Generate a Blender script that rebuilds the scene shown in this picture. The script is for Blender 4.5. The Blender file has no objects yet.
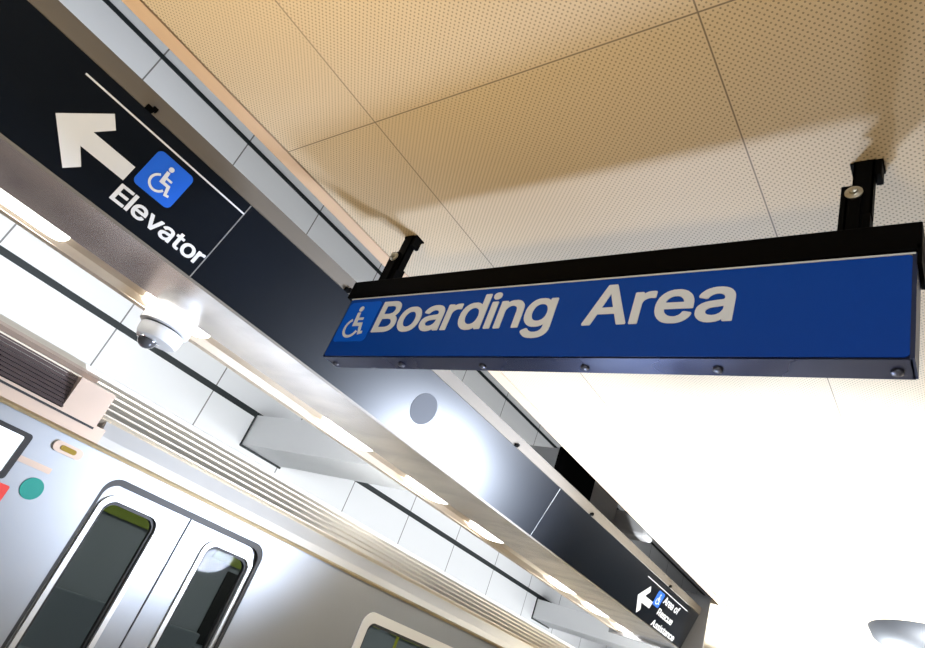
import bpy, bmesh, math, random
from mathutils import Vector, Matrix
random.seed(4)
C = bpy.context.scene
COL = C.collection
E = 1.6            # the camera's height above the platform; build heights below are relative to the eye

# ------------------------------------------------------------------ letter outlines
GLYPH = {
 'B': [[(0.054,-0.015),(0.264,-0.015),(0.266,-0.014),(0.287,-0.014),(0.317,-0.009),(0.351,0.002),(0.377,0.016),(0.401,0.039),(0.414,0.057),(0.426,0.084),(0.431,0.104),(0.432,0.117),(0.432,0.156),(0.426,0.191),(0.416,0.213),(0.401,0.234),(0.386,0.25),(0.372,0.26),(0.359,0.267),(0.384,0.287),(0.402,0.313),(0.412,0.347),(0.411,0.406),(0.401,0.438),(0.395,0.452),(0.386,0.464),(0.358,0.492),(0.339,0.505),(0.306,0.518),(0.281,0.522),(0.262,0.522),(0.261,0.524),(0.054,0.524),(0.046,0.518),(0.045,0.514),(0.045,-0.006),(0.046,-0.009)],[(0.141,0.072),(0.141,0.216),(0.246,0.216),(0.279,0.211),(0.296,0.205),(0.309,0.196),(0.322,0.183),(0.336,0.159),(0.34,0.141),(0.339,0.123),(0.331,0.107),(0.325,0.099),(0.317,0.091),(0.301,0.081),(0.277,0.075),(0.252,0.072)],[(0.141,0.3),(0.141,0.438),(0.234,0.438),(0.266,0.434),(0.283,0.429),(0.297,0.42),(0.312,0.402),(0.319,0.386),(0.32,0.361),(0.316,0.349),(0.308,0.333),(0.297,0.321),(0.288,0.315),(0.263,0.304),(0.237,0.3)]],
 'o': [[(0.189,-0.023),(0.239,-0.021),(0.277,-0.013),(0.308,0.001),(0.331,0.019),(0.356,0.047),(0.37,0.069),(0.384,0.102),(0.394,0.141),(0.395,0.173),(0.396,0.174),(0.394,0.234),(0.386,0.267),(0.371,0.304),(0.359,0.326),(0.339,0.349),(0.309,0.374),(0.279,0.389),(0.247,0.397),(0.229,0.397),(0.228,0.399),(0.168,0.397),(0.136,0.389),(0.103,0.371),(0.084,0.356),(0.061,0.332),(0.044,0.304),(0.029,0.267),(0.021,0.229),(0.019,0.177),(0.021,0.161),(0.021,0.146),(0.028,0.114),(0.04,0.079),(0.059,0.047),(0.086,0.019),(0.108,0.001),(0.138,-0.013),(0.166,-0.02)],[(0.207,0.061),(0.189,0.064),(0.168,0.071),(0.156,0.079),(0.138,0.098),(0.122,0.124),(0.119,0.137),(0.112,0.169),(0.111,0.191),(0.116,0.228),(0.121,0.247),(0.131,0.268),(0.141,0.283),(0.154,0.296),(0.173,0.308),(0.192,0.314),(0.208,0.315),(0.209,0.314),(0.223,0.314),(0.242,0.308),(0.257,0.299),(0.274,0.283),(0.284,0.269),(0.294,0.248),(0.3,0.227),(0.304,0.202),(0.304,0.173),(0.3,0.148),(0.294,0.127),(0.284,0.106),(0.275,0.094),(0.259,0.079),(0.242,0.069),(0.226,0.064)]],
 'a': [[(0.144,-0.024),(0.174,-0.024),(0.212,-0.018),(0.243,-0.004),(0.262,0.011),(0.264,-0.009),(0.272,-0.015),(0.343,-0.015),(0.347,-0.014),(0.352,-0.006),(0.352,0.258),(0.348,0.298),(0.338,0.327),(0.321,0.352),(0.307,0.366),(0.291,0.377),(0.279,0.384),(0.258,0.391),(0.221,0.399),(0.169,0.399),(0.144,0.395),(0.104,0.382),(0.086,0.372),(0.072,0.362),(0.049,0.339),(0.036,0.322),(0.026,0.298),(0.026,0.286),(0.028,0.282),(0.033,0.276),(0.093,0.259),(0.109,0.26),(0.115,0.266),(0.118,0.273),(0.128,0.287),(0.147,0.302),(0.169,0.312),(0.182,0.315),(0.194,0.315),(0.196,0.316),(0.208,0.315),(0.227,0.31),(0.248,0.296),(0.258,0.278),(0.26,0.268),(0.26,0.254),(0.256,0.249),(0.248,0.245),(0.234,0.242),(0.186,0.237),(0.124,0.228),(0.091,0.218),(0.064,0.205),(0.053,0.197),(0.031,0.174),(0.022,0.157),(0.019,0.144),(0.015,0.119),(0.016,0.079),(0.024,0.053),(0.036,0.032),(0.057,0.009),(0.066,0.001),(0.081,-0.008),(0.111,-0.019)],[(0.168,0.06),(0.141,0.065),(0.129,0.07),(0.118,0.079),(0.11,0.091),(0.108,0.099),(0.108,0.112),(0.115,0.127),(0.128,0.137),(0.146,0.146),(0.154,0.149),(0.192,0.155),(0.211,0.156),(0.218,0.159),(0.228,0.159),(0.261,0.166),(0.261,0.142),(0.259,0.126),(0.256,0.117),(0.241,0.091),(0.232,0.081),(0.208,0.067),(0.191,0.062)]],
 'r': [[(0.047,-0.015),(0.119,-0.015),(0.128,-0.009),(0.129,-0.006),(0.129,0.237),(0.132,0.259),(0.139,0.273),(0.146,0.283),(0.156,0.292),(0.171,0.302),(0.186,0.308),(0.211,0.311),(0.222,0.309),(0.248,0.308),(0.256,0.313),(0.258,0.317),(0.258,0.389),(0.252,0.397),(0.232,0.4),(0.187,0.399),(0.162,0.391),(0.142,0.381),(0.128,0.369),(0.126,0.388),(0.118,0.394),(0.047,0.394),(0.039,0.388),(0.038,0.384),(0.038,-0.006),(0.039,-0.009)]],
 'd': [[(0.173,-0.023),(0.223,-0.023),(0.241,-0.019),(0.257,-0.013),(0.276,-0.003),(0.297,0.017),(0.298,-0.006),(0.299,-0.009),(0.307,-0.015),(0.378,-0.015),(0.386,-0.009),(0.388,-0.006),(0.388,0.514),(0.382,0.522),(0.378,0.524),(0.306,0.524),(0.298,0.518),(0.296,0.514),(0.296,0.361),(0.286,0.371),(0.264,0.386),(0.241,0.395),(0.221,0.399),(0.177,0.399),(0.154,0.396),(0.118,0.384),(0.102,0.375),(0.082,0.359),(0.056,0.331),(0.038,0.294),(0.028,0.267),(0.021,0.237),(0.019,0.177),(0.02,0.176),(0.021,0.141),(0.026,0.116),(0.041,0.073),(0.054,0.051),(0.071,0.028),(0.102,0.001),(0.127,-0.011),(0.158,-0.021),(0.172,-0.021)],[(0.199,0.062),(0.188,0.064),(0.172,0.069),(0.156,0.079),(0.141,0.093),(0.131,0.107),(0.122,0.127),(0.116,0.147),(0.112,0.169),(0.111,0.193),(0.116,0.232),(0.121,0.251),(0.131,0.271),(0.142,0.287),(0.153,0.296),(0.173,0.309),(0.191,0.314),(0.203,0.314),(0.204,0.315),(0.228,0.311),(0.253,0.299),(0.266,0.287),(0.278,0.271),(0.286,0.253),(0.291,0.236),(0.296,0.201),(0.296,0.177),(0.291,0.143),(0.285,0.123),(0.276,0.104),(0.268,0.092),(0.252,0.077),(0.237,0.069),(0.221,0.064)]],
 'i': [[(0.047,-0.015),(0.119,-0.015),(0.123,-0.014),(0.129,-0.006),(0.129,0.384),(0.128,0.388),(0.119,0.394),(0.047,0.394),(0.043,0.392),(0.038,0.384),(0.038,-0.006),(0.039,-0.009)],[(0.077,0.428),(0.102,0.429),(0.114,0.434),(0.13,0.447),(0.135,0.453),(0.14,0.464),(0.141,0.493),(0.135,0.514),(0.122,0.528),(0.114,0.532),(0.094,0.539),(0.067,0.538),(0.044,0.526),(0.032,0.513),(0.026,0.493),(0.028,0.466),(0.034,0.452),(0.053,0.434),(0.067,0.429)]],
 'n': [[(0.047,-0.015),(0.119,-0.015),(0.128,-0.009),(0.129,-0.006),(0.129,0.228),(0.132,0.256),(0.139,0.272),(0.148,0.284),(0.159,0.296),(0.184,0.31),(0.201,0.314),(0.228,0.311),(0.246,0.305),(0.261,0.292),(0.271,0.278),(0.276,0.264),(0.281,0.232),(0.281,-0.006),(0.282,-0.009),(0.291,-0.015),(0.363,-0.015),(0.371,-0.009),(0.372,-0.006),(0.372,0.248),(0.371,0.249),(0.37,0.281),(0.365,0.306),(0.354,0.333),(0.342,0.349),(0.33,0.363),(0.306,0.382),(0.277,0.394),(0.254,0.399),(0.194,0.397),(0.167,0.389),(0.142,0.376),(0.128,0.364),(0.128,0.384),(0.126,0.388),(0.118,0.394),(0.047,0.394),(0.039,0.388),(0.038,0.384),(0.038,-0.006),(0.039,-0.009)]],
 'g': [[(0.197,-0.166),(0.237,-0.165),(0.268,-0.16),(0.298,-0.151),(0.323,-0.139),(0.343,-0.124),(0.364,-0.101),(0.379,-0.072),(0.385,-0.048),(0.386,-0.018),(0.388,-0.017),(0.388,0.384),(0.386,0.388),(0.378,0.394),(0.307,0.394),(0.303,0.392),(0.298,0.384),(0.297,0.361),(0.284,0.374),(0.267,0.385),(0.256,0.39),(0.229,0.397),(0.221,0.399),(0.159,0.397),(0.129,0.389),(0.102,0.375),(0.084,0.36),(0.064,0.338),(0.044,0.308),(0.028,0.269),(0.024,0.246),(0.021,0.239),(0.02,0.204),(0.019,0.203),(0.02,0.156),(0.026,0.119),(0.041,0.079),(0.056,0.056),(0.082,0.027),(0.108,0.01),(0.128,0),(0.162,-0.009),(0.179,-0.009),(0.181,-0.01),(0.214,-0.01),(0.243,-0.005),(0.276,0.009),(0.296,0.026),(0.296,-0.003),(0.294,-0.026),(0.285,-0.047),(0.271,-0.063),(0.251,-0.074),(0.239,-0.078),(0.221,-0.081),(0.192,-0.081),(0.177,-0.079),(0.162,-0.074),(0.142,-0.061),(0.124,-0.043),(0.119,-0.036),(0.111,-0.028),(0.107,-0.026),(0.091,-0.028),(0.049,-0.05),(0.038,-0.059),(0.036,-0.077),(0.045,-0.094),(0.062,-0.114),(0.087,-0.136),(0.107,-0.148),(0.139,-0.159),(0.157,-0.162),(0.196,-0.165)],[(0.194,0.075),(0.172,0.08),(0.158,0.088),(0.147,0.096),(0.131,0.114),(0.122,0.133),(0.116,0.152),(0.112,0.173),(0.111,0.197),(0.112,0.198),(0.112,0.212),(0.119,0.242),(0.131,0.272),(0.142,0.287),(0.156,0.299),(0.173,0.309),(0.191,0.314),(0.203,0.314),(0.204,0.315),(0.224,0.312),(0.237,0.309),(0.246,0.304),(0.266,0.289),(0.278,0.273),(0.286,0.254),(0.292,0.236),(0.296,0.214),(0.296,0.171),(0.292,0.148),(0.288,0.133),(0.275,0.111),(0.262,0.095),(0.254,0.089),(0.233,0.079),(0.216,0.075)]],
 'A': [[(0.011,-0.015),(0.091,-0.015),(0.094,-0.014),(0.1,-0.008),(0.147,0.127),(0.332,0.127),(0.38,-0.008),(0.386,-0.014),(0.389,-0.015),(0.468,-0.015),(0.476,-0.009),(0.478,0.008),(0.472,0.023),(0.444,0.098),(0.292,0.513),(0.286,0.522),(0.282,0.524),(0.196,0.524),(0.192,0.522),(0.186,0.517),(0.001,0.008),(0.002,-0.009)],[(0.178,0.214),(0.18,0.223),(0.209,0.303),(0.212,0.319),(0.229,0.366),(0.238,0.399),(0.242,0.389),(0.261,0.326),(0.301,0.214)]],
 'e': [[(0.193,-0.023),(0.243,-0.023),(0.266,-0.019),(0.293,-0.01),(0.314,0.001),(0.338,0.019),(0.359,0.041),(0.37,0.058),(0.38,0.083),(0.38,0.097),(0.374,0.105),(0.314,0.12),(0.301,0.12),(0.297,0.119),(0.291,0.113),(0.281,0.093),(0.269,0.081),(0.257,0.072),(0.236,0.064),(0.218,0.061),(0.197,0.062),(0.181,0.066),(0.162,0.074),(0.139,0.093),(0.122,0.118),(0.116,0.134),(0.114,0.154),(0.377,0.154),(0.385,0.159),(0.386,0.163),(0.385,0.237),(0.382,0.244),(0.381,0.258),(0.374,0.284),(0.36,0.317),(0.342,0.341),(0.312,0.37),(0.274,0.389),(0.253,0.395),(0.229,0.399),(0.166,0.397),(0.133,0.387),(0.111,0.376),(0.082,0.355),(0.059,0.329),(0.04,0.298),(0.029,0.264),(0.02,0.223),(0.019,0.177),(0.021,0.161),(0.021,0.146),(0.028,0.114),(0.04,0.079),(0.059,0.047),(0.083,0.02),(0.108,0.001),(0.139,-0.013),(0.169,-0.02)],[(0.116,0.236),(0.116,0.243),(0.121,0.257),(0.131,0.274),(0.14,0.286),(0.153,0.298),(0.163,0.304),(0.176,0.31),(0.192,0.314),(0.224,0.312),(0.234,0.31),(0.252,0.301),(0.265,0.289),(0.275,0.276),(0.284,0.261),(0.29,0.239),(0.289,0.236)]],
 'E': [[(0.054,-0.015),(0.381,-0.015),(0.389,-0.009),(0.39,-0.006),(0.39,0.063),(0.389,0.067),(0.381,0.072),(0.14,0.073),(0.141,0.214),(0.361,0.214),(0.364,0.215),(0.37,0.223),(0.37,0.292),(0.364,0.3),(0.361,0.301),(0.141,0.301),(0.14,0.437),(0.378,0.438),(0.382,0.439),(0.388,0.447),(0.388,0.514),(0.382,0.522),(0.378,0.524),(0.054,0.524),(0.046,0.518),(0.045,0.514),(0.045,-0.006),(0.046,-0.009)]],
 'l': [[(0.047,-0.015),(0.123,-0.015),(0.127,-0.014),(0.132,-0.006),(0.132,0.514),(0.131,0.518),(0.123,0.524),(0.047,0.524),(0.043,0.522),(0.038,0.514),(0.038,-0.006),(0.039,-0.009)]],
 'v': [[(0.157,-0.015),(0.232,-0.015),(0.24,-0.009),(0.385,0.368),(0.386,0.384),(0.381,0.392),(0.377,0.394),(0.299,0.394),(0.296,0.392),(0.29,0.387),(0.194,0.119),(0.18,0.163),(0.099,0.387),(0.093,0.392),(0.089,0.394),(0.012,0.394),(0.004,0.388),(0.002,0.371),(0.009,0.353),(0.016,0.337),(0.148,-0.007),(0.153,-0.014)]],
 't': [[(0.153,-0.019),(0.206,-0.018),(0.222,-0.013),(0.228,-0.004),(0.228,0.013),(0.216,0.063),(0.208,0.069),(0.192,0.069),(0.176,0.065),(0.157,0.067),(0.152,0.07),(0.144,0.079),(0.141,0.092),(0.141,0.312),(0.209,0.312),(0.213,0.314),(0.219,0.322),(0.219,0.384),(0.218,0.388),(0.209,0.394),(0.141,0.394),(0.141,0.477),(0.136,0.485),(0.132,0.486),(0.059,0.486),(0.056,0.485),(0.05,0.477),(0.05,0.394),(0.001,0.394),(-0.008,0.388),(-0.009,0.384),(-0.009,0.322),(-0.008,0.318),(0.001,0.312),(0.05,0.312),(0.05,0.082),(0.052,0.058),(0.062,0.032),(0.083,0.006),(0.102,-0.006),(0.131,-0.016)]],
 'R': [[(0.054,-0.015),(0.131,-0.015),(0.139,-0.009),(0.14,-0.006),(0.141,0.182),(0.236,0.182),(0.335,-0.003),(0.343,-0.014),(0.347,-0.015),(0.433,-0.015),(0.441,-0.009),(0.442,-0.006),(0.441,0.012),(0.338,0.201),(0.366,0.218),(0.377,0.228),(0.391,0.242),(0.404,0.261),(0.416,0.289),(0.422,0.317),(0.422,0.332),(0.424,0.333),(0.422,0.387),(0.416,0.414),(0.408,0.436),(0.391,0.463),(0.366,0.487),(0.342,0.504),(0.307,0.516),(0.281,0.521),(0.253,0.522),(0.252,0.524),(0.054,0.524),(0.046,0.518),(0.045,0.514),(0.045,-0.006),(0.046,-0.009)],[(0.141,0.27),(0.141,0.438),(0.253,0.436),(0.291,0.425),(0.302,0.418),(0.314,0.406),(0.322,0.391),(0.326,0.379),(0.329,0.368),(0.33,0.347),(0.329,0.336),(0.322,0.314),(0.312,0.298),(0.302,0.289),(0.284,0.279),(0.256,0.271)]],
 's': [[(0.151,-0.023),(0.217,-0.023),(0.242,-0.018),(0.276,-0.005),(0.306,0.015),(0.326,0.037),(0.338,0.056),(0.344,0.077),(0.346,0.097),(0.346,0.116),(0.344,0.136),(0.334,0.163),(0.322,0.178),(0.312,0.189),(0.297,0.201),(0.272,0.214),(0.238,0.224),(0.178,0.237),(0.148,0.247),(0.134,0.256),(0.125,0.271),(0.125,0.282),(0.129,0.289),(0.143,0.305),(0.157,0.312),(0.182,0.318),(0.204,0.316),(0.216,0.312),(0.229,0.305),(0.241,0.293),(0.254,0.268),(0.262,0.262),(0.278,0.262),(0.322,0.272),(0.333,0.276),(0.338,0.281),(0.339,0.298),(0.332,0.317),(0.314,0.348),(0.294,0.367),(0.281,0.377),(0.261,0.387),(0.238,0.395),(0.214,0.399),(0.158,0.399),(0.132,0.394),(0.107,0.385),(0.084,0.374),(0.059,0.351),(0.05,0.341),(0.044,0.329),(0.034,0.302),(0.032,0.259),(0.035,0.242),(0.044,0.217),(0.055,0.202),(0.068,0.189),(0.081,0.179),(0.107,0.166),(0.146,0.154),(0.203,0.141),(0.232,0.131),(0.245,0.121),(0.251,0.109),(0.251,0.098),(0.246,0.087),(0.233,0.075),(0.212,0.065),(0.198,0.061),(0.183,0.061),(0.182,0.06),(0.153,0.065),(0.131,0.076),(0.124,0.083),(0.114,0.098),(0.109,0.116),(0.101,0.121),(0.082,0.121),(0.048,0.112),(0.032,0.11),(0.028,0.109),(0.022,0.103),(0.021,0.084),(0.028,0.062),(0.038,0.042),(0.058,0.017),(0.082,-0.001),(0.102,-0.011),(0.128,-0.019)]],
 'c': [[(0.189,-0.023),(0.233,-0.023),(0.252,-0.02),(0.272,-0.015),(0.306,0),(0.336,0.024),(0.355,0.046),(0.366,0.064),(0.378,0.093),(0.378,0.108),(0.372,0.116),(0.311,0.132),(0.298,0.132),(0.29,0.127),(0.282,0.106),(0.271,0.089),(0.262,0.08),(0.243,0.069),(0.227,0.064),(0.207,0.061),(0.189,0.064),(0.173,0.069),(0.156,0.079),(0.138,0.098),(0.122,0.124),(0.116,0.147),(0.111,0.183),(0.112,0.206),(0.119,0.238),(0.122,0.251),(0.131,0.268),(0.141,0.283),(0.154,0.296),(0.171,0.306),(0.192,0.314),(0.206,0.314),(0.207,0.315),(0.223,0.314),(0.239,0.309),(0.258,0.299),(0.269,0.289),(0.286,0.263),(0.289,0.253),(0.297,0.247),(0.313,0.247),(0.367,0.261),(0.375,0.267),(0.376,0.287),(0.364,0.317),(0.348,0.341),(0.328,0.36),(0.313,0.371),(0.289,0.384),(0.266,0.392),(0.237,0.399),(0.168,0.397),(0.136,0.389),(0.103,0.371),(0.084,0.356),(0.061,0.332),(0.044,0.304),(0.029,0.267),(0.021,0.229),(0.019,0.177),(0.021,0.161),(0.021,0.146),(0.028,0.114),(0.04,0.079),(0.059,0.047),(0.086,0.019),(0.108,0.001),(0.138,-0.013),(0.166,-0.02)]],
 'u': [[(0.169,-0.02),(0.213,-0.019),(0.234,-0.013),(0.268,0.004),(0.282,0.016),(0.282,-0.006),(0.284,-0.009),(0.292,-0.015),(0.363,-0.015),(0.371,-0.009),(0.372,-0.006),(0.372,0.384),(0.367,0.392),(0.363,0.394),(0.291,0.394),(0.282,0.388),(0.281,0.384),(0.281,0.152),(0.28,0.151),(0.28,0.137),(0.276,0.122),(0.269,0.106),(0.262,0.096),(0.252,0.084),(0.241,0.076),(0.224,0.069),(0.204,0.065),(0.182,0.067),(0.163,0.075),(0.144,0.094),(0.136,0.107),(0.131,0.122),(0.129,0.146),(0.129,0.384),(0.128,0.388),(0.119,0.394),(0.047,0.394),(0.039,0.388),(0.038,0.384),(0.038,0.129),(0.039,0.128),(0.039,0.102),(0.045,0.074),(0.054,0.052),(0.068,0.029),(0.091,0.006),(0.102,-0.001),(0.126,-0.013),(0.147,-0.018)]],
 'f': [[(0.076,-0.015),(0.148,-0.015),(0.152,-0.014),(0.158,-0.006),(0.158,0.312),(0.233,0.312),(0.237,0.314),(0.242,0.322),(0.242,0.384),(0.241,0.388),(0.233,0.394),(0.158,0.394),(0.158,0.428),(0.161,0.441),(0.166,0.448),(0.176,0.455),(0.184,0.457),(0.201,0.459),(0.214,0.456),(0.221,0.452),(0.233,0.452),(0.241,0.458),(0.258,0.512),(0.258,0.527),(0.256,0.531),(0.251,0.536),(0.239,0.54),(0.213,0.545),(0.171,0.545),(0.144,0.54),(0.127,0.534),(0.113,0.526),(0.089,0.504),(0.082,0.497),(0.072,0.479),(0.066,0.456),(0.066,0.394),(0.001,0.394),(-0.003,0.392),(-0.009,0.384),(-0.009,0.322),(-0.003,0.314),(0.001,0.312),(0.066,0.312),(0.066,-0.006),(0.068,-0.009)]],
}

# ------------------------------------------------------------------ materials
def mat(name, col, rough=.5, metal=0., emit=None, spec=None, coat=0.):
    m = bpy.data.materials.new(name); m.use_nodes = True
    b = m.node_tree.nodes['Principled BSDF']
    b.inputs['Base Color'].default_value = (*col, 1)
    b.inputs['Roughness'].default_value = rough
    b.inputs['Metallic'].default_value = metal
    if spec is not None: b.inputs['Specular IOR Level'].default_value = spec
    if coat: b.inputs['Coat Weight'].default_value = coat; b.inputs['Coat Roughness'].default_value = .08
    if emit:
        b.inputs['Emission Color'].default_value = (*emit[0], 1); b.inputs['Emission Strength'].default_value = emit[1]
    return m
class N:
    def __init__(s, m): s.t = m.node_tree; s.b = s.t.nodes['Principled BSDF']
    def n(s, typ, **k):
        x = s.t.nodes.new(typ)
        for a, v in k.items(): setattr(x, a, v)
        return x
    def l(s, a, b): s.t.links.new(a, b)
    def math(s, op, a, b=None, c=None):
        x = s.t.nodes.new('ShaderNodeMath'); x.operation = op
        for i, v in enumerate((a, b, c)):
            if v is None: continue
            if isinstance(v, (int, float)): x.inputs[i].default_value = v
            else: s.l(v, x.inputs[i])
        return x.outputs[0]
    def xyz(s):
        tc = s.n('ShaderNodeTexCoord'); sp = s.n('ShaderNodeSeparateXYZ'); s.l(tc.outputs['Object'], sp.inputs[0]); return sp.outputs
    def near(s, v, period, off, half):       # 1 where v is within half of off + k*period
        a = s.math('ADD', s.math('DIVIDE', s.math('SUBTRACT', v, off), period), .5)
        f = s.math('ABSOLUTE', s.math('SUBTRACT', s.math('FRACT', a), .5))
        return s.math('LESS_THAN', f, half/period)
    def mix(s, fac, a, b):
        x = s.n('ShaderNodeMix', data_type='RGBA'); s.l(fac, x.inputs[0])
        for i, v in ((6, a), (7, b)):
            if isinstance(v, tuple): x.inputs[i].default_value = (*v, 1)
            else: s.l(v, x.inputs[i])
        return x.outputs[2]
    def noise(s, scale, vec_scale=(1,1,1), detail=3):
        tc = s.n('ShaderNodeTexCoord'); mp = s.n('ShaderNodeMapping'); mp.inputs['Scale'].default_value = vec_scale
        s.l(tc.outputs['Object'], mp.inputs[0]); x = s.n('ShaderNodeTexNoise'); x.inputs['Scale'].default_value = scale
        x.inputs['Detail'].default_value = detail; s.l(mp.outputs[0], x.inputs['Vector']); return x.outputs['Fac']
    def ramp(s, v, a, b):
        x = s.n('ShaderNodeMapRange'); s.l(v, x.inputs[0]); x.inputs[1].default_value = .3; x.inputs[2].default_value = .7
        x.inputs[3].default_value = a; x.inputs[4].default_value = b; return x.outputs[0]

# perforated metal ceiling
ceil_m = mat('perforated_ceiling', (.62, .50, .36), .55)
n = N(ceil_m); X, Y, Z = n.xyz()
pit = .0170
def dots(ox, oy):
    fx = n.math('SUBTRACT', n.math('FRACT', n.math('DIVIDE', n.math('ADD', X, ox), pit)), .5)
    fy = n.math('SUBTRACT', n.math('FRACT', n.math('DIVIDE', n.math('ADD', Y, oy), pit)), .5)
    return n.math('LESS_THAN', n.math('ADD', n.math('MULTIPLY', fx, fx), n.math('MULTIPLY', fy, fy)), .024)
dd = n.math('MAXIMUM', dots(0, 0), dots(pit/2, pit/2))
jl = n.math('MAXIMUM', n.near(X, 1.137, -.518, .0022), n.near(Y, 2.40, .833, .0022))
c1 = n.mix(dd, (.65, .53, .375), (.30, .24, .17))
c2 = n.mix(jl, c1, (.22, .17, .12))
n.l(c2, n.b.inputs['Base Color'])
# white wall of tall panels
wall_m = mat('white_wall_panels', (.8, .8, .8), .22)
n = N(wall_m); X, Y, Z = n.xyz()
j = n.near(Y, 1.285, .93, .008)
n.l(n.mix(j, (.80, .815, .83), (.22, .22, .22)), n.b.inputs['Base Color'])

def brushed(name, col, r0, r1, vs, scale=6., metal=1., c2=None):
    m = mat(name, col, .3, metal); n = N(m); v = n.noise(scale, vs)
    n.l(n.ramp(v, r0, r1), n.b.inputs['Roughness'])
    if c2: n.l(n.mix(n.ramp(v, 0, 1), col, c2), n.b.inputs['Base Color'])
    return m
steel = brushed('brushed_steel_train', (.36, .38, .41), .42, .50, (1, .25, 1), 2.)
steel_rib = mat('ribbed_roof_steel', (.74, .68, .58), .42, .8)
groove_m = mat('rib_groove_brown', (.30, .22, .13), .7)  # brown strip laid along each roof rib groove
soffit_m = brushed('polished_soffit_steel', (.80, .78, .76), .16, .26, (1, 2.5, 1), 2.2, 1., (.66, .63, .61))
rail_m = brushed('bronze_top_rail', (.17, .15, .125), .5, .6, (1, .6, 1), 2., .2)
lip_m = mat('tan_trough_metal', (.66, .56, .44), .30, .75)
black_gloss = mat('black_gloss_panel', (.002, .004, .008), .31, 0, spec=.32)
disc_m = mat('matte_dark_disc', (.022, .026, .036), .55, 0, spec=.3)
white_v = mat('white_vinyl', (.74, .76, .79), .5)
sign_white = mat('white_sign_lettering', (.64, .67, .71), .5)
blue_icon = mat('access_blue', (.012, .13, .72), .4)
blue_sign = mat('sign_blue_enamel', (.002, .05, .32), .4, spec=.12)
blue_tile = mat('sign_icon_blue', (.003, .10, .62), .4, spec=.12)
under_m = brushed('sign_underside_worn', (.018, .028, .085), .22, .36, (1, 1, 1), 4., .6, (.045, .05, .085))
black_m = mat('black_painted_steel', (.0015, .0015, .0015), .5, spec=.03)
black_slot = mat('black_reveal', (.012, .018, .02), .6)
zinc = mat('zinc_bolt', (.50, .48, .40), .32, .9)
bolt_dark = mat('dark_rivet', (.10, .10, .12), .4, .8)
box_m = mat('pale_grey_duct', (.80, .81, .82), .5)
duct_m = mat('grey_cladding', (.50, .49, .48), .5)
lamp_m = mat('lamp_tube', (1, 1, 1), .5, emit=((1., .97, .92), 11))
cam_white = mat('white_plastic', (.80, .80, .80), .35)
dome_m = mat('smoked_dome', (.10, .10, .11), .08, .3, spec=.8)
tan_trim = mat('tan_edge_trim', (.66, .47, .32), .6)
floor_m = mat('platform_tiles', (.45, .44, .42), .5)
n = N(floor_m); X, Y, Z = n.xyz()
n.l(n.mix(n.math('MAXIMUM', n.near(X, .6, 0, .004), n.near(Y, .6, 0, .004)), (.34, .335, .33), (.16, .16, .16)), n.b.inputs['Base Color'])
conc = mat('concrete', (.36, .35, .34), .85)
wall_far = mat('plain_white_wall', (.62, .61, .60), .7)
gap_m = mat('dark_gasket', (.012, .012, .014), .5)
louver_m = mat('louver_brown', (.10, .075, .075), .5, .3)
cream_m = mat('cream_car_trim', (.56, .44, .36), .45, .4)
glass_m = mat('tinted_window_glass', (.62, .66, .68), .03)
glass_m.node_tree.nodes['Principled BSDF'].inputs['Transmission Weight'].default_value = 1.
glass_m.node_tree.nodes['Principled BSDF'].inputs['IOR'].default_value = 1.12
teal = mat('teal_bullet', (.0, .26, .22), .4)
red_m = mat('red_decal', (.75, .05, .04), .4)
disp_m = mat('lit_display', (.8, .85, .9), .3, emit=((.85, .93, 1.), 1.2))
amber = mat('amber_lens', (.32, .22, .03), .25)
int_wall = mat('car_interior_grey', (.30, .32, .37), .5)
int_lime = mat('lime_advert_strip', (.38, .46, .08), .5)
int_ceil = mat('car_interior_ceiling', (.5, .5, .48), .5)
int_lamp = mat('car_interior_lamp', (1, 1, 1), .5, emit=((.95, 1., .85), 5.))
yellow_m = mat('yellow_grab_pole', (.55, .55, .06), .35)
seat_m = mat('slate_bench', (.20, .22, .26), .5)

# ------------------------------------------------------------------ mesh helpers (all in eye-relative world coordinates)
def bm_box(bm, x0, x1, y0, y1, z0, z1, bev=0.):
    t = bmesh.new(); bmesh.ops.create_cube(t, size=1)
    for v in t.verts:
        v.co = ((x0+x1)/2 + v.co.x*(x1-x0), (y0+y1)/2 + v.co.y*(y1-y0), (z0+z1)/2 + v.co.z*(z1-z0))
    if bev: bmesh.ops.bevel(t, geom=t.edges[:], offset=bev, segments=2, affect='EDGES', profile=.5)
    me = bpy.data.meshes.new('t'); t.to_mesh(me); bm.from_mesh(me); bpy.data.meshes.remove(me); t.free()
def box(x0, x1, y0, y1, z0, z1, bev=0.):
    bm = bmesh.new(); bm_box(bm, x0, x1, y0, y1, z0, z1, bev); return bm
def bm_prism(bm, prof, y0, y1, closed=True):        # profile in (x, z) swept along y
    a = [bm.verts.new((x, y0, z)) for x, z in prof]; b = [bm.verts.new((x, y1, z)) for x, z in prof]
    k = len(prof)
    for i in range(k if closed else k-1):
        bm.faces.new((a[i], a[(i+1) % k], b[(i+1) % k], b[i]))
    if closed: bm.faces.new(a[::-1]); bm.faces.new(b)
    bmesh.ops.recalc_face_normals(bm, faces=bm.faces)
    return bm
def prism(prof, y0, y1, closed=True): return bm_prism(bmesh.new(), prof, y0, y1, closed)
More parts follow.
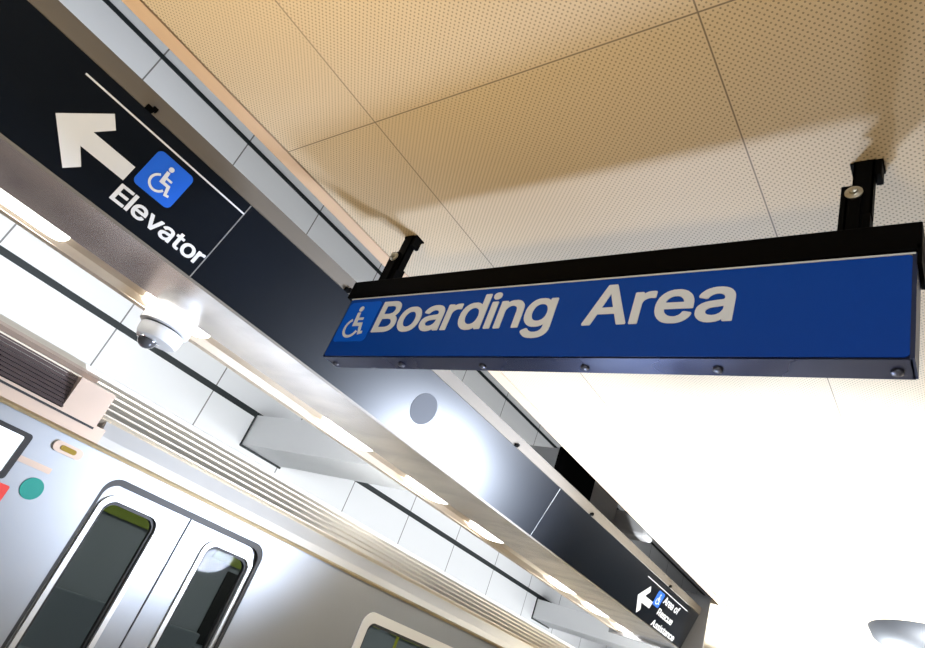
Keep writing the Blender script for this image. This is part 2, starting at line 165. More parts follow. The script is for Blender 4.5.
def bm_lathe(bm, prof, cx, cy, cz, seg=32, M=None):  # profile (radius, height), axis +z (or M's z)
    rings = []
    for r, h in prof:
        ring = []
        for i in range(seg):
            a = 2*math.pi*i/seg; p = Vector((r*math.cos(a), r*math.sin(a), h))
            if M: p = M @ p
            ring.append(bm.verts.new(p + Vector((cx, cy, cz))))
        rings.append(ring)
    for q in range(len(rings)-1):
        for i in range(seg):
            bm.faces.new((rings[q][i], rings[q][(i+1) % seg], rings[q+1][(i+1) % seg], rings[q+1][i]))
    if prof[0][0] > 1e-6: bm.faces.new(rings[0][::-1])
    if prof[-1][0] > 1e-6: bm.faces.new(rings[-1])
    bmesh.ops.remove_doubles(bm, verts=bm.verts, dist=1e-6)
    bmesh.ops.recalc_face_normals(bm, faces=bm.faces)
    return bm
def lathe(prof, cx, cy, cz, seg=32, M=None): return bm_lathe(bmesh.new(), prof, cx, cy, cz, seg, M)
def rrect(x0, x1, y0, y1, r, seg=6, corners=(1, 1, 1, 1)):   # order: bl, br, tr, tl
    out = []
    for (cx, cy, a0, on) in ((x0+r, y0+r, 180, corners[0]), (x1-r, y0+r, 270, corners[1]), (x1-r, y1-r, 0, corners[2]), (x0+r, y1-r, 90, corners[3])):
        if not on:
            out.append((x0 if a0 in (180, 90) else x1, y0 if a0 in (180, 270) else y1)); continue
        for i in range(seg+1):
            a = math.radians(a0 + 90*i/seg); out.append((cx + r*math.cos(a), cy + r*math.sin(a)))
    return out
def plate(loops, h0, h1, mapf, bev=0.):
    """loops: outlines and holes in (u, v), even-odd filled, thickness h0..h1, mapf(u, v, h) -> world"""
    cu = bpy.data.curves.new('t', 'CURVE'); cu.dimensions = '2D'; cu.fill_mode = 'BOTH'; cu.extrude = .5
    for lp in loops:
        s = cu.splines.new('POLY'); s.points.add(len(lp)-1); s.use_cyclic_u = True
        for p, (u, v) in zip(s.points, lp): p.co = (u, v, 0, 1)
    o = bpy.data.objects.new('t', cu); COL.objects.link(o)
    dg = bpy.context.evaluated_depsgraph_get(); me = bpy.data.meshes.new_from_object(o.evaluated_get(dg))
    bm = bmesh.new(); bm.from_mesh(me)
    for v in bm.verts: v.co = mapf(v.co.x, v.co.y, h0 + (v.co.z+.5)*(h1-h0))
    bmesh.ops.remove_doubles(bm, verts=bm.verts, dist=1e-6)
    bmesh.ops.recalc_face_normals(bm, faces=bm.faces)
    bpy.data.objects.remove(o); bpy.data.curves.remove(cu); bpy.data.meshes.remove(me)
    return bm
def area2(lp): return sum(lp[i][0]*lp[(i+1) % len(lp)][1] - lp[(i+1) % len(lp)][0]*lp[i][1] for i in range(len(lp)))
def text_loops(s, gap=0.):
    x = 0; out = []
    for ch in s:
        if ch == ' ': x += .22; continue
        g = GLYPH[ch]; xs = [p[0] for lp in g for p in lp]; mn, mx = min(xs), max(xs)
        for lp in g: out.append([(u-mn+x, v) for u, v in lp])
        x += mx-mn + gap + {'r': .012, 't': .014, 'f': .012, 'v': .010, 'A': .030, 'e': .024, 'c': .022, 'o': .026, 's': .022, 'E': .026}.get(ch, .034)
    return out, x
def fit(loops, u0, u1, v0, v1, base_only=None):
    """scale outlines so they span u0..u1, and so that baseline..capheight spans v0..v1"""
    xs = [p[0] for lp in loops for p in lp]; a, b = min(xs), max(xs); cap = .525; bs = -.0155
    return [[(u0 + (x-a)/(b-a)*(u1-u0), v0 + (y-bs)/(cap-bs)*(v1-v0)) for x, y in lp] for lp in loops]
def stroke(pts, w):
    L = []; R_ = []
    k = len(pts)
    for i in range(k):
        a = Vector(pts[max(0, i-1)]); c = Vector(pts[min(k-1, i+1)]); e = (c-a).normalized(); nn = Vector((-e.y, e.x))
        b = Vector(pts[i])
        if i == 0: b = b - e*w*.3
        if i == k-1: b = b + e*w*.3
        L.append(tuple(b + nn*w/2)); R_.append(tuple(b - nn*w/2))
    return L + R_[::-1]
def wheelchair():
    """separate outlines in the unit square (v up)"""
    s = [[(.47+.075*math.cos(i*math.pi/8), .845+.075*math.sin(i*math.pi/8)) for i in range(16)]]
    s.append([(.405, .745), (.505, .745), (.525, .60), (.70, .60), (.70, .535), (.535, .535), (.545, .46), (.735, .46), (.80, .22), (.865, .235), (.885, .165), (.745, .135), (.665, .37), (.43, .37)])
    arc = [(.44+.235*math.cos(math.radians(a)), .325+.235*math.sin(math.radians(a))) for a in range(118, 346, 12)]
    s.append(stroke(arc, .07)); return s
def arrow():        # points left; unit: y from 0 (tip) , v centred
    P = [(.0, .0), (.130, .136), (.170, .092), (.122, .034), (.300, .034), (.300, -.034), (.122, -.034), (.170, -.092), (.130, -.136)]
    return [(u, v) for u, v in P]
def bm_join(bms):
    out = bmesh.new()
    for b in bms:
        me = bpy.data.meshes.new('t'); b.to_mesh(me); out.from_mesh(me); bpy.data.meshes.remove(me); b.free()
    return out

# ------------------------------------------------------------------ object helpers
def obj(name, bm, m, parent=None, smooth=None):
    off = wloc(parent) if parent else Vector((0, 0, 0))
    for v in bm.verts: v.co = v.co + Vector((0, 0, E)) - off
    me = bpy.data.meshes.new(name); bm.to_mesh(me); bm.free(); me.materials.append(m)
    o = bpy.data.objects.new(name, me); COL.objects.link(o)
    if smooth:
        me.shade_smooth(); me.set_sharp_from_angle(angle=math.radians(smooth))
    if parent: o.parent = parent
    return o
def wloc(o):
    v = Vector((0, 0, 0))
    while o: v += o.location; o = o.parent
    return v
def tag(o, label=None, cat=None, group=None, kind=None):
    for k, v in (('label', label), ('category', cat), ('group', group), ('kind', kind)):
        if v: o[k] = v
    return o
def thing(name, label, cat, loc, group=None):
    o = bpy.data.objects.new(name, None); COL.objects.link(o); o.location = (loc[0], loc[1], loc[2]+E)
    o.empty_display_size = .1
    return tag(o, label, cat, group)
def struct(name, bm, m, label=None):
    o = obj(name, bm, m); o['kind'] = 'structure'
    if label: o['label'] = label; o['category'] = name.split('_')[0]
    return o
def copy_tree(o, parent=None):
    c = o.copy(); COL.objects.link(c)
    if parent: c.parent = parent
    for ch in [q for q in C.objects if q.parent == o and q != c]: copy_tree(ch, c)
    return c

# ================================================================== THE SETTING
ZC = 1.5
struct('ceiling', bm_join([box(-2.17, 9, -5, 30, ZC, ZC+.05), box(-3.6, -2.17, 7.26, 30, ZC, ZC+.05)]), ceil_m, 'tan perforated metal ceiling over the platform, seams between its panels')
struct('trim_1', box(-2.262, -2.183, -5, 7.26, ZC, ZC+.05), tan_trim, 'smooth tan strip along the open edge of the perforated ceiling')
struct('trim_4', box(-2.183, -2.17, -5, 7.26, ZC+.008, ZC+.05), black_slot, 'thin dark gap between the tan edge strip and the perforated ceiling')
struct('trim_2', box(-7.0, -6.985, -8, 30, 1.715, 1.785), black_slot, 'lower black line along the white panelled wall above the train')
struct('trim_3', box(-7.0, -6.985, -8, 30, 4.475, 4.525), black_slot, 'upper black line along the grey shaded wall, seen over the sign beam')
struct('wall_left', box(-7.2, -7.0, -8, 30, -2.7, 6.5), wall_m, 'white panelled wall beyond the train')
struct('wall_right', box(9, 9.2, -8, 30, -1.6, 6.5), wall_far, 'plain platform wall on the far right')
struct('wall_back', box(-7.2, 9.2, -8.2, -8, -2.7, 6.5), wall_far, 'plain wall behind the camera')
struct('wall_front', box(-7.2, 9.2, 30, 30.2, -2.7, 6.5), wall_far, 'plain wall at the far end')
struct('floor', bm_join([box(-3.93, 9, -8, 30, -1.8, -1.6), box(-7.2, -3.93, -8, 30, -2.9, -2.7)]), floor_m, 'tiled platform floor and track bed')

# ================================================================== BOARDING AREA SIGN
YS = 1.37
sg = thing('hanging_sign', 'blue Boarding Area sign hanging from the perforated ceiling by two black struts', 'sign', (-1.09, 1.41, ZC))
XL, XR, ZB, ZT = -2.07, -.125, .857, 1.14
def smap(u, v, h): return Vector((u, YS - h, v))
obj('sign_body', box(XL, XR, YS, YS+.085, ZB+.004, ZT+.02, .003), under_m, sg)
face = obj('sign_face', plate([rrect(XL+.004, XR-.006, ZB+.004, ZT-.004, .010)], 0, .004, smap), blue_sign, sg)
obj('edge_moulding', bm_join([box(XL, XR, YS-.006, YS, ZT-.004, ZT+.001), ]), mat('pale_edge_line', (.62, .62, .60), .4), face)
edge_m = mat('blue_side_edge', (.02, .035, .10), .3, .5)
obj('side_edge', box(XR-.006, XR+.003, YS-.005, YS+.08, ZB, ZT), edge_m, sg)
obj('side_edge', box(XL-.002, XL+.003, YS-.003, YS+.08, ZB, ZT), edge_m, sg)
tile = obj('access_symbol_tile', plate([rrect(-2.058, -1.868, .925, 1.118, .02)], .0042, .006, smap), blue_tile, face)
wc = [[(-2.058+.19*(a*.92+.02), .925+.193*(b*.92+.04)) for a, b in lp] for lp in wheelchair()]
obj('wheelchair_symbol', bm_join([plate([lp], .0062, .0076, smap) for lp in wc]), sign_white, tile)
for word, u0, u1 in (('Boarding', -1.852, -1.04), ('Area', -.932, -.503)):
    lp, w = text_loops(word)
    obj('lettering', plate(fit(lp, u0, u1, .966, 1.112), .0042, .0062, smap), sign_white, face)
for k in range(6):
    b = lathe([(.0, -.009), (.008, -.009), (.0125, -.006), (.0135, 0), (.0135, .003)], -2.045+.3775*k, YS+.05, ZB, 16)
    obj('rivet', b, bolt_dark, sg, 40)
obj('underside_plate', box(XL+.002, XR-.002, YS+.002, YS+.083, ZB, ZB+.003), under_m, sg)
obj('top_channel', bm_join([box(XL-.03, XR+.012, YS-.012, YS+.095, ZT+.004, ZT+.088, .003), box(XR+.003, XR+.012, YS-.012, YS+.09, ZT-.035, ZT+.02)]), black_m, sg)
def strut(xc, side):
    s = obj('strut', bm_join([
        box(xc-.024, xc+.024, 1.395, 1.40, 1.31, ZC), box(xc-.024, xc-.019, 1.395, 1.43, 1.31, ZC), box(xc+.019, xc+.024, 1.395, 1.43, 1.31, ZC),
        box(xc-.030-.016*side, xc+.010-.010*side, 1.383, 1.394, ZT+.08, 1.40), box(xc-.034, xc-.029, 1.383, 1.42, ZT+.08, 1.40),
        box(xc+.012, xc+.022, 1.40, 1.44, ZT+.08, 1.33),
        box(xc-.034, xc+.042, 1.398, 1.45, ZC-.006, ZC), box(xc+.024, xc+.040, 1.398, 1.44, ZC-.055, ZC-.005)] + ([box(xc-.02, xc+.022, 1.396, 1.40, ZT+.08, 1.33)] if side > 0 else [])), black_m, sg)
    R90 = Matrix.Rotation(math.radians(90), 3, 'X')
    b = lathe([(.021, 0), (.021, .004), (.014, .006), (.0105, .007), (.0105, .015), (.004, .018)], xc-.016, 1.383, 1.372, 20, R90)
    obj('bolt', b, zinc, s, 40)
strut(-.246, 1); strut(-1.945, 1)

# ================================================================== SIGN BEAM
A = math.radians(19); nn = Vector((math.cos(A), 0, -math.sin(A))); UU = Vector((math.sin(A), 0, math.cos(A))); OO = Vector((-2.44, 0, 1.35))
def bmap(u, v, h): return OO + UU*v + nn*h + Vector((0, u, 0))      # u along the platform, v up the face (0 = top, negative below), h out
HF = .398
bt = thing('sign_beam', 'long sloping black sign beam with steel underside between platform and train', 'sign beam', (-2.85, 2.6, 1.35))
BY0, BY1 = -2.2, 7.22
joints = [BY0, .932, 3.945, BY1]
panels = []
for i in range(3):
    p = obj('sign_panel', plate([rrect(joints[i]+.003, joints[i+1]-.003, -HF, 0, .003, 2)], -.02, 0, bmap), black_gloss, bt); panels.append(p)
    if i < 2: obj('joint_strip', plate([rrect(joints[i+1]-.002, joints[i+1]+.002, -HF+.002, -.002, .001, 1)], -.01, .0015, bmap), mat('silver_joint_line', (.55, .56, .56), .35, .8), bt)
# lower edge bead of the face
bead = []
for h0, h1, v0, v1 in ((-.02, .006, -HF-.012, -HF),): bead.append(plate([[(BY0, v0), (BY1, v0), (BY1, v1), (BY0, v1)]], h0, h1, bmap))
obj('bottom_bead', bm_join(bead), rail_m, bt)
pt = bmap(0, -HF-.012, 0); XB, ZBm = pt.x, pt.z        # about -2.57, .96
obj('steel_soffit', prism([(XB, ZBm), (XB, ZBm+.012), (-3.03, ZBm+.012), (-3.03, ZBm)], BY0, BY1), soffit_m, bt)
obj('lamp_trough', prism([(-3.03, ZBm+.002), (-3.05, ZBm+.035), (-3.24, ZBm+.035), (-3.26, ZBm+.002), (-3.26, ZBm+.05), (-3.03, ZBm+.05)], BY0, BY1), lip_m, bt)
obj('outer_lip', bm_join([prism([(-3.26, ZBm), (-3.26, ZBm+.014), (-3.295, ZBm+.014), (-3.295, ZBm)], BY0, BY1), prism([(-3.30, ZBm+.006), (-3.30, ZBm+.03), (-3.335, ZBm+.03), (-3.335, ZBm+.006)], BY0, BY1)]), lip_m, bt)
obj('back_casing', prism([(-3.335, ZBm+.05), (-3.335, 1.34), (-2.50, 1.34), (-2.62, ZBm+.06)], BY0, BY1), mat('grey_back_casing', (.4, .4, .4), .6), bt)
obj('top_rail', prism([(-2.455, 1.35), (-2.435, 1.352), (-2.425, 1.425), (-2.445, 1.43)], BY0, BY1), rail_m, bt)
for y in (.403, 1.552, 3.26, 4.46, 6.28):
    obj('clip', bm_join([box(-2.443, -2.420, y-.016, y+.016, 1.350, 1.366, .002), box(-2.437, -2.419, y+.004, y+.024, 1.358, 1.376, .002)]), black_m, bt)
lamps = [(-.30, .60), (1.02, 1.38), (2.31, 2.71), (3.18, 3.58), (4.03, 4.39), (5.40, 5.76), (6.22, 6.54), (7.0, 7.2)]
for a, b in lamps:
    obj('lamp', plate([rrect(a, b, -3.228, -3.055, .06, 6)], 0, .02, lambda u, v, h: Vector((v, u, ZBm+.012+h))), lamp_m, bt)
obj('end_cap', box(-3.37, -2.352, BY1, BY1+.03, ZBm-.03, 1.556), mat('grey_end_cap', (.34, .34, .35), .35, .7), bt)
# graphics
p1 = panels[0]
def gfx(name, loops, m, parent, h0=.0004, h1=.002):
    return obj(name, bm_join([plate([lp], h0, h1, bmap) for lp in loops]), m, parent)
gfx('header_line', [[(.184, -.055), (.932, -.053), (.932, -.046), (.184, -.048)]], white_v, p1)
ar = obj('arrow_symbol', plate([[(.203+u, -.228+v) for u, v in arrow()]], .0004, .002, bmap), white_v, p1)
t1 = gfx('access_symbol_tile', [rrect(.524, .692, -.242, -.076, .022)], blue_icon, p1)
gfx('wheelchair_symbol', [[(.524+.168*(a*.84+.08), -.242+.166*(b*.84+.08)) for a, b in lp] for lp in wheelchair()], white_v, t1, .0024, .004)
lp, w = text_loops('Elevator')
obj('lettering', plate(fit(lp, .508, .927, -.346, -.272), .0004, .002, bmap), white_v, p1)
p3 = panels[2]
gfx('header_line', [[(5.80, -.056), (6.92, -.056), (6.92, -.050), (5.80, -.050)]], white_v, p3)
obj('arrow_symbol', plate([[(5.808+u*1.1, -.240+v*1.0) for u, v in arrow()]], .0004, .002, bmap), white_v, p3)
t3 = gfx('access_symbol_tile', [rrect(6.14, 6.295, -.222, -.078, .018)], blue_icon, p3)
gfx('wheelchair_symbol', [[(6.14+.155*(a*.84+.08), -.222+.144*(b*.84+.08)) for a, b in lp] for lp in wheelchair()], white_v, t3, .0024, .004)
for s, a, b, v0, v1 in (('Area of', 6.33, 6.745, -.152, -.080), ('Rescue', 6.33, 6.735, -.272, -.206), ('Assistance', 6.33, 6.955, -.385, -.322)):
    lp, w = text_loops(s)
    obj('lettering', plate(fit(lp, a, b, v0, v1), .0004, .002, bmap), white_v, p3)
obj('round_disc', plate([[(2.42+.098*math.cos(i*math.pi/24), -.195+.092*math.sin(i*math.pi/24)) for i in range(48)]], .0003, .0015, bmap), disc_m, panels[1])  # thin matte dark disc on the middle panel

# ================================================================== SECURITY CAMERA under the beam
cx, cy, cz = -3.20, 1.20, ZBm
cam_t = thing('security_camera', 'white dome security camera hanging under the steel soffit beside a lamp', 'security camera', (cx, cy, cz))
obj('mounting_plate', lathe([(.07, 0), (.116, 0), (.124, -.010), (.126, -.052), (.120, -.056), (.09, -.056)], cx, cy, cz, 40), cam_white, cam_t, 40)
obj('shadow_gap', lathe([(.09, -.054), (.098, -.056), (.098, -.066), (.09, -.068)], cx, cy, cz, 40), gap_m, cam_t, 40)
obj('housing', lathe([(.09, -.064), (.110, -.066), (.108, -.108), (.098, -.130), (.055, -.134)], cx, cy, cz, 40), cam_white, cam_t, 40)
obj('dome', lathe([(.048, -.130), (.047, -.142), (.041, -.158), (.029, -.172), (.015, -.179), (0, -.182)], cx-.02, cy-.03, cz, 32), dome_m, cam_t, 60)
obj('trim_ring', lathe([(.048, -.128), (.056, -.130), (.056, -.138), (.048, -.141)], cx-.02, cy-.03, cz, 32), mat('chrome_ring', (.7, .7, .7), .15, 1.), cam_t, 40)

# ================================================================== DUCTS from the wall to the beam
def duct(y0, y1, z0, z1, x0, x1, label, m=box_m, end=True):
    t = thing('cross_duct', label, 'beam', ((x0+x1)/2, (y0+y1)/2, z0), 'cross ducts between wall and beam')
    obj('casing', box(x0, x1-.02, y0, y1, z0, z1, .006), m, t)
    obj('wall_collar', bm_join([box(x0, x0+.02, y0-.01, y1+.03, z0-.025, z0-.002), box(x0, x0+.02, y0-.018, y0-.004, z0-.02, z1+.03)]), black_slot, t)
    if end:
        obj('end_plate', box(x1-.02, x1, y0-.01, y1+.01, z0, z1+.01), black_m, t)
    return t
duct(4.165, 4.79, 1.358, 1.752, -7.0, -2.66, 'nearer pale grey boxed duct, with a black end plate above the sign beam')
duct(11.62, 12.3, 1.345, 1.70, -7.0, -3.62, 'farther pale grey boxed duct, near the last lamps', end=False)
d2 = thing('overhead_cladding', 'short grey cross cladding seen through the slot above the beam, past the black end plate', 'cladding', (-3.8, 5.8, 1.75))
obj('cladding_shell', box(-4.6, -2.40, 5.43, 5.62, 1.54, 1.75, .03), duct_m, d2)
obj('fascia_plate', box(-2.74, -2.72, 4.80, 5.43, 1.40, 1.88), duct_m, d2)
obj('hanger', box(-3.4, -3.36, 5.50, 5.54, 1.34, 1.54), black_m, d2)

# ================================================================== UPLIGHT FIXTURE at the lower right
UX, UY, UZ = -.27, 5.33, 1.14
ul = thing('pendant_uplight', 'round grey pendant uplight under the bright ceiling, at the lower right corner', 'lamp', (UX, UY, UZ))
obj('bowl', lathe([(0, -.11), (.15, -.10), (.30, -.06), (.40, 0), (.43, .06), (.41, .06), (.38, .01), (.28, -.04), (0, -.08)], UX, UY, UZ, 48), mat('grey_housing', (.022, .023, .026), .5, .0), ul, 50)
obj('end_fitting', lathe([(.0, -.03), (.03, -.03), (.035, 0), (.03, .02)], UX-.25, UY-.05, UZ-.085, 16), zinc, ul, 40)
obj('suspension_rod', lathe([(.012, -.08), (.012, ZC-UZ)], UX, UY, UZ, 12), zinc, ul)

# ================================================================== SUBWAY CAR
XT = -4.0
car = thing('subway_car', 'stainless steel subway car standing at the platform below the white wall', 'train', (-5.35, 5, -2.5))
TY0, TY1 = -4., 16.
def tmap(u, v, h): return Vector((XT + h, u, v))
D0, D1, DT = 1.715, 2.975, .255
door_hole = rrect(D0, D1, -1.60, DT, .10, 8, (0, 0, 1, 1))
win_hole = rrect(4.20, 5.75, -.75, .115, .09, 8)
door_hole2 = [(u+6.4, v) for u, v in door_hole]
disp_hole = rrect(.72, 1.215, .03, .245, .01, 3)
obj('side_wall', plate([[(TY0, -1.75), (TY1, -1.75), (TY1, .35), (TY0, .35)], door_hole, win_hole, door_hole2, disp_hole], -.05, 0, tmap), steel, car)
obj('drip_rail', prism([(XT, .338), (XT+.022, .338), (XT+.026, .352), (XT+.004, .366), (XT-.02, .366), (XT-.02, .338)], TY0, TY1), mat('drip_rail_bronze', (.50, .40, .24), .35, .8), car)
obj('roof_shoulder', prism([(XT-.004, .352), (XT-.02, .42), (XT-.055, .505), (XT-.07, .518), (XT-.10, .50), (XT-.05, .35)], 1.545, TY1), mat('satin_shoulder_steel', (.62, .62, .62), .45, .45), car)
rib = [(XT-.055, .505)]
r0 = Vector((XT-.06, .512)); r1 = Vector((XT-.33, .735)); dv = (r1-r0); nv = Vector((-dv.y, dv.x)).normalized(); nv = nv if nv.x > 0 else -nv
K = 5
for i in range(K):
    for f, h in ((.0, 0), (.03, .022), (.12, .028), (.76, .028), (.85, .022), (.88, 0)):
        p = r0 + dv*((i+f)/K) + nv*h; rib.append((p.x, p.y))
rib += [(r1.x, r1.y), (-4.45, .66), (-4.1, .45)]
obj('roof_sheet', prism([(r1.x, r1.y), (-4.45, .80), (-4.8, .868), (-5.35, .90), (-5.9, .868), (-6.3, .74), (-6.55, .5), (-6.7, .35), (-6.6, .35), (-6.2, .66), (-5.35, .80), (-4.5, .66)], 1.38, TY1), mat('white_roof_sheet', (.85, .85, .83), .5), car)
rr = obj('ribbed_roof', prism(rib, 1.38, TY1), steel_rib, car)
for i in range(K):
    a = r0 + dv*((i+.88)/K) + nv*.002; b = r0 + dv*((i+1.0)/K) + nv*.002; c = a - nv*.004
    obj('groove', prism([(a.x, a.y), (b.x, b.y), (c.x, c.y)], 1.39, TY1-.01), groove_m, rr)
roof2 = [(XT-.055, .60), (XT-.28, .735), (-4.45, .80), (-4.8, .868), (-5.35, .90), (-5.9, .868), (-6.3, .74), (-6.7, .35), (-6.6, .35), (-6.2, .66), (-5.35, .80), (-4.5, .66), (-4.1, .5)]
obj('roof_end', prism([(XT-.10, .665), (r1.x, r1.y)] + roof2[2:], TY0, 1.38), steel_rib, car)
obj('far_side_wall', box(-6.72, -6.67, TY0, TY1, -1.75, .36), int_wall, car)
# vent panel set into the shoulder at the left
vent = obj('vent', bm_join([prism([(XT-.002, .352), (XT-.004, .452), (XT-.05, .452), (XT-.05, .352)], TY0, 1.55), prism([(XT-.10, .668), (XT-.07, .690), (XT-.12, .715), (XT-.15, .69)], TY0, 1.38), box(XT-.10, XT-.035, 1.28, 1.50, .452, .655)]), cream_m, car)
lou = bmesh.new()
for i in range(9):
    z = .462 + i*.023; x = XT-.03-i*.008
    bm_prism(lou, [(x, z), (x-.012, z+.020), (x-.03, z+.020), (x-.03, z)], TY0, 1.285)
obj('louver', lou, louver_m, vent)
obj('louver_backing', prism([(XT-.06, .452), (XT-.13, .68), (XT-.15, .68), (XT-.10, .452)], TY0, 1.29), gap_m, vent)
obj('seam', box(XT-.002, XT+.003, TY0, 1.48, .425, .437), gap_m, vent)
# doors
def door(off):
    obj('door_pocket', plate([rrect(D0-.002+off, D1+.002+off, -1.60, DT+.002, .10, 8, (0, 0, 1, 1)), rrect(D0+.022+off, D1-.026+off, -1.601, DT-.038, .085, 8, (0, 0, 1, 1))], -.049, -.006, tmap), gap_m, car)
    for a, b, cc, c in ((D0+.018, 2.338, (0, 0, 0, 1), 1.975), (2.352, D1-.018, (0, 0, 1, 0), 2.735)):
        w = [(u+off, v) for u, v in rrect(c-.185, c+.185, -.80, .135, .075, 8)]
        lf = obj('door_leaf', plate([[(u+off, v) for u, v in rrect(a, b, -1.59, DT-.030, .085, 8, cc)], w], -.075, -.035, tmap), steel, car)
        obj('window_gasket', plate([w, [(u+off, v) for u, v in rrect(c-.165, c+.165, -.78, .115, .06, 8)]], -.072, -.040, tmap), gap_m, lf)
        obj('raised_frame', plate([[(u+off, v) for u, v in rrect(c-.215, c+.215, -.83, .165, .095, 8)], w], -.0352, -.022, tmap), mat('bright_door_frame', (.70, .70, .69), .40, .9), lf)
        obj('window_pane', plate([[(u+off, v) for u, v in rrect(c-.166, c+.166, -.781, .116, .06, 8)]], -.062, -.056, tmap), glass_m, lf)
    obj('door_edge_seal', box(XT-.06, XT-.042, 2.336+off, 2.354+off, -1.59, DT-.032), gap_m, car)
door(0); door(6.4)
wf = obj('window_frame', plate([rrect(4.15, 5.80, -.80, .165, .12, 8), rrect(4.23, 5.72, -.72, .088, .07, 8)], -.02, .012, tmap), mat('bright_window_frame', (.86, .85, .82), .35, .35), car)
obj('window_pane', plate([rrect(4.20, 5.75, -.75, .11, .07, 8)], -.04, -.034, tmap), glass_m, wf)
obj('window_gasket', plate([rrect(4.228, 5.722, -.722, .090, .07, 8), rrect(4.245, 5.705, -.705, .066, .06, 8)], -.03, .006, tmap), gap_m, wf)
dp = obj('destination_display', plate([rrect(.69, 1.238, .008, .262, .02, 4), rrect(.725, 1.208, .036, .238, .01, 4)], -.01, .010, tmap), gap_m, car)
obj('display_screen', box(XT-.03, XT-.012, .72, 1.215, .03, .245), disp_m, dp)
obj('display_mark', plate([rrect(.80, .93, .09, .19, .04, 6)], -.0115, -.008, tmap), gap_m, dp)
obj('route_bullet', plate([[(1.387+.058*math.cos(i*math.pi/16), .022+.058*math.sin(i*math.pi/16)) for i in range(32)]], .0005, .004, tmap), teal, car)
obj('red_decal', plate([rrect(.80, 1.29, -.40, -.008, .01, 3)], .0005, .004, tmap), red_m, car)
il = obj('indicator_lamp', plate([rrect(1.345, 1.515, .240, .300, .028, 8)], .0005, .012, tmap), cream_m, car)
obj('lens', plate([rrect(1.385, 1.475, .256, .284, .013, 8)], .0125, .017, tmap), amber, il)
obj('data_plate', plate([rrect(1.24, 1.42, .118, .150, .004, 2)], .0005, .003, tmap), cream_m, car)
# interior
obj('interior_floor', box(-6.67, XT-.06, TY0, TY1, -1.66, -1.60), int_wall, car)
obj('interior_ceiling', prism([(XT-.08, .34), (-4.5, .55), (-6.2, .55), (-6.65, .34), (-6.65, .36), (-6.2, .58), (-4.5, .58), (XT-.08, .37)], TY0, TY1), int_ceil, car)
obj('interior_lamp', bm_join([box(-4.95, -4.8, TY0, TY1, .53, .548), box(-5.9, -5.75, TY0, TY1, .53, .548)]), int_lamp, car)
for k in range(12):
    y = TY0+.3+k*1.6; obj('advert_strip', prism([(-6.62, .10), (-6.45, .40), (-6.47, .41), (-6.64, .11)], y, y+1.35), int_lime, car)
for k in range(5): obj('opposite_window', box(-6.668, -6.655, -3.2+k*3.9, -1.0+k*3.9, -.72, .04, .003), gap_m, car)
for y in (1.25, 2.9, 4.55, 6.2):
    obj('grab_pole', lathe([(.018, -1.6), (.018, .55)], -5.35, y, 0, 12), yellow_m, car, 40)
for k in range(4): obj('bench', bm_join([box(-6.6, -6.15, -2.2+k*4.0, .6+k*4.0, -1.18, -1.12, .01), box(-6.64, -6.58, -2.2+k*4.0, .6+k*4.0, -1.15, -.62, .01)]), seat_m, car)

# ================================================================== CAMERA
M = [[0.7692066686181976, 0.5392774048744201, 0.34278416174789167], [-0.029902680138200403, 0.5662289905990759, -0.8237053841791396], [-0.6383000318610728, 0.6233495093421204, 0.4516729552774787]]
cd = bpy.data.cameras.new('camera'); cd.sensor_width = 36; cd.lens = 636.196/925*36; cd.clip_start = .05
co = bpy.data.objects.new('camera', cd); COL.objects.link(co)
r = Vector(M[0]); u = -Vector(M[1]); b = -Vector(M[2])
co.matrix_world = Matrix(((r.x, u.x, b.x, 0), (r.y, u.y, b.y, 0), (r.z, u.z, b.z, E), (0, 0, 0, 1)))
C.camera = co

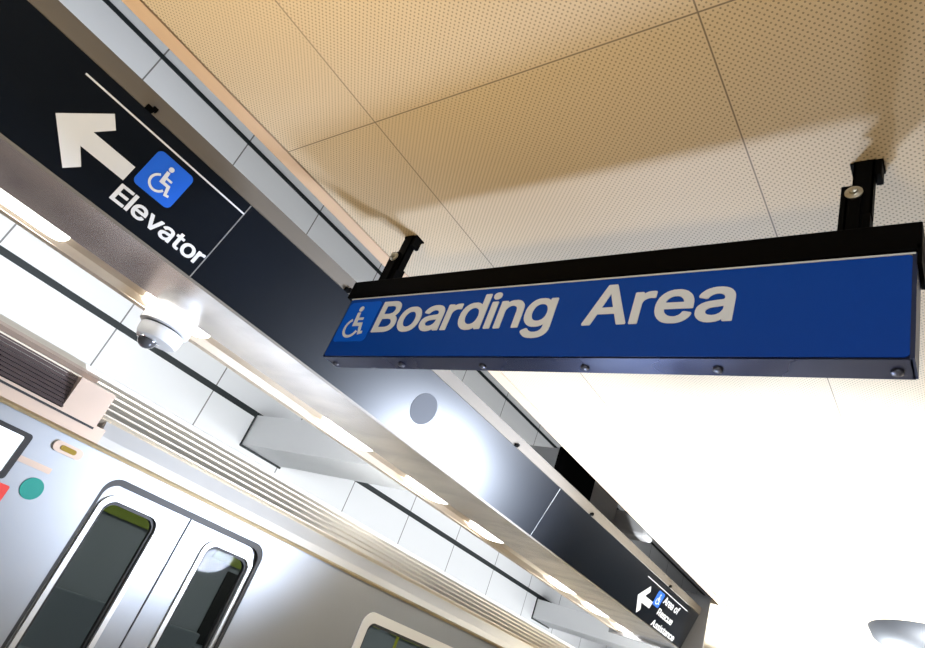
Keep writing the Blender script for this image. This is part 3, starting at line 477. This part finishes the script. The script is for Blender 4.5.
# ================================================================== LIGHT
def area(name, loc, size, energy, col, target=None, direction=None, sy=None, spread=180):
    l = bpy.data.lights.new(name, 'AREA'); l.energy = energy; l.color = col; l.size = size; l.spread = math.radians(spread)
    if sy: l.shape = 'RECTANGLE'; l.size_y = sy
    o = bpy.data.objects.new(name, l); COL.objects.link(o); o.location = (loc[0], loc[1], loc[2]+E)
    d = Vector(direction) if direction else Vector(target)-Vector(loc)
    o.rotation_euler = d.to_track_quat('-Z', 'Y').to_euler(); return o
def spot(name, loc, energy, col, target, ang, rad=.1, blend=.6):
    l = bpy.data.lights.new(name, 'SPOT'); l.energy = energy; l.color = col; l.spot_size = math.radians(ang); l.spot_blend = blend; l.shadow_soft_size = rad
    o = bpy.data.objects.new(name, l); COL.objects.link(o); o.location = (loc[0], loc[1], loc[2]+E)
    d = Vector(target)-Vector(loc); o.rotation_euler = d.to_track_quat('-Z', 'Y').to_euler(); return o
WHITE = (1, .98, .95)
# the pendant uplight's own lamp
area('uplight_lamp', (UX, UY, UZ+.08), .6, 180, WHITE, direction=(0, 0, 1))
# platform floodlight that glares in the black beam
spot('platform_floodlight', (-.16, 5.1, .26), 1900, (.74, .83, 1), (-2.5, 2.75, 1.1), 56, .33, 1.)
spot('shadow_fill_spot', (-1.9, 3.5, -1.5), 420, (.60, .74, 1), (-.4, 1.8, 1.5), 130, .28)  # added low spot that throws the sign and strut shadows onto the ceiling
spot('ceiling_fill_spot', (-.6, 4.4, -1.5), 3000, (.88, .94, 1), (-.5, 4.9, 1.5), 88, .3, .8)  # added spot from floor level, whitening the ceiling past the sign
spot('far_ceiling_fill_spot', (-2.3, 9.2, -1.5), 3600, (.84, .92, 1), (-1.0, 8.2, 1.5), 110, .3)  # added spot, whitening the far ceiling at the lower right
# added fill strip hidden behind the beam, washing the wall and the train
area('wall_wash_fill', (-3.42, 5.5, 1.15), 18, 270, (.96, .98, 1), direction=(-1, 0, .3), sy=.08, spread=120)
# added fill behind the camera, standing in for ambient light on the sign
area('camera_side_fill', (1.5, -3.0, 1.2), 2.5, 92, (.86, .93, 1), target=(-1.2, 1.5, .9), sy=.6)
area('warm_ceiling_fill', (-1.4, -.6, -1.5), .8, 21, (1, .72, .28), direction=(.05, .12, 1), sy=.6, spread=80)  # added warm fill from below, for the golden tone of the near ceiling
w = bpy.data.worlds.new('World'); C.world = w; w.use_nodes = True
w.node_tree.nodes['Background'].inputs[0].default_value = (.9, .93, 1, 1); w.node_tree.nodes['Background'].inputs[1].default_value = .08
C.view_settings.view_transform = 'Standard'; C.view_settings.look = 'None'; C.view_settings.exposure = 0; C.view_settings.gamma = 1
C.cycles.max_bounces = 10; C.cycles.sample_clamp_indirect = 8
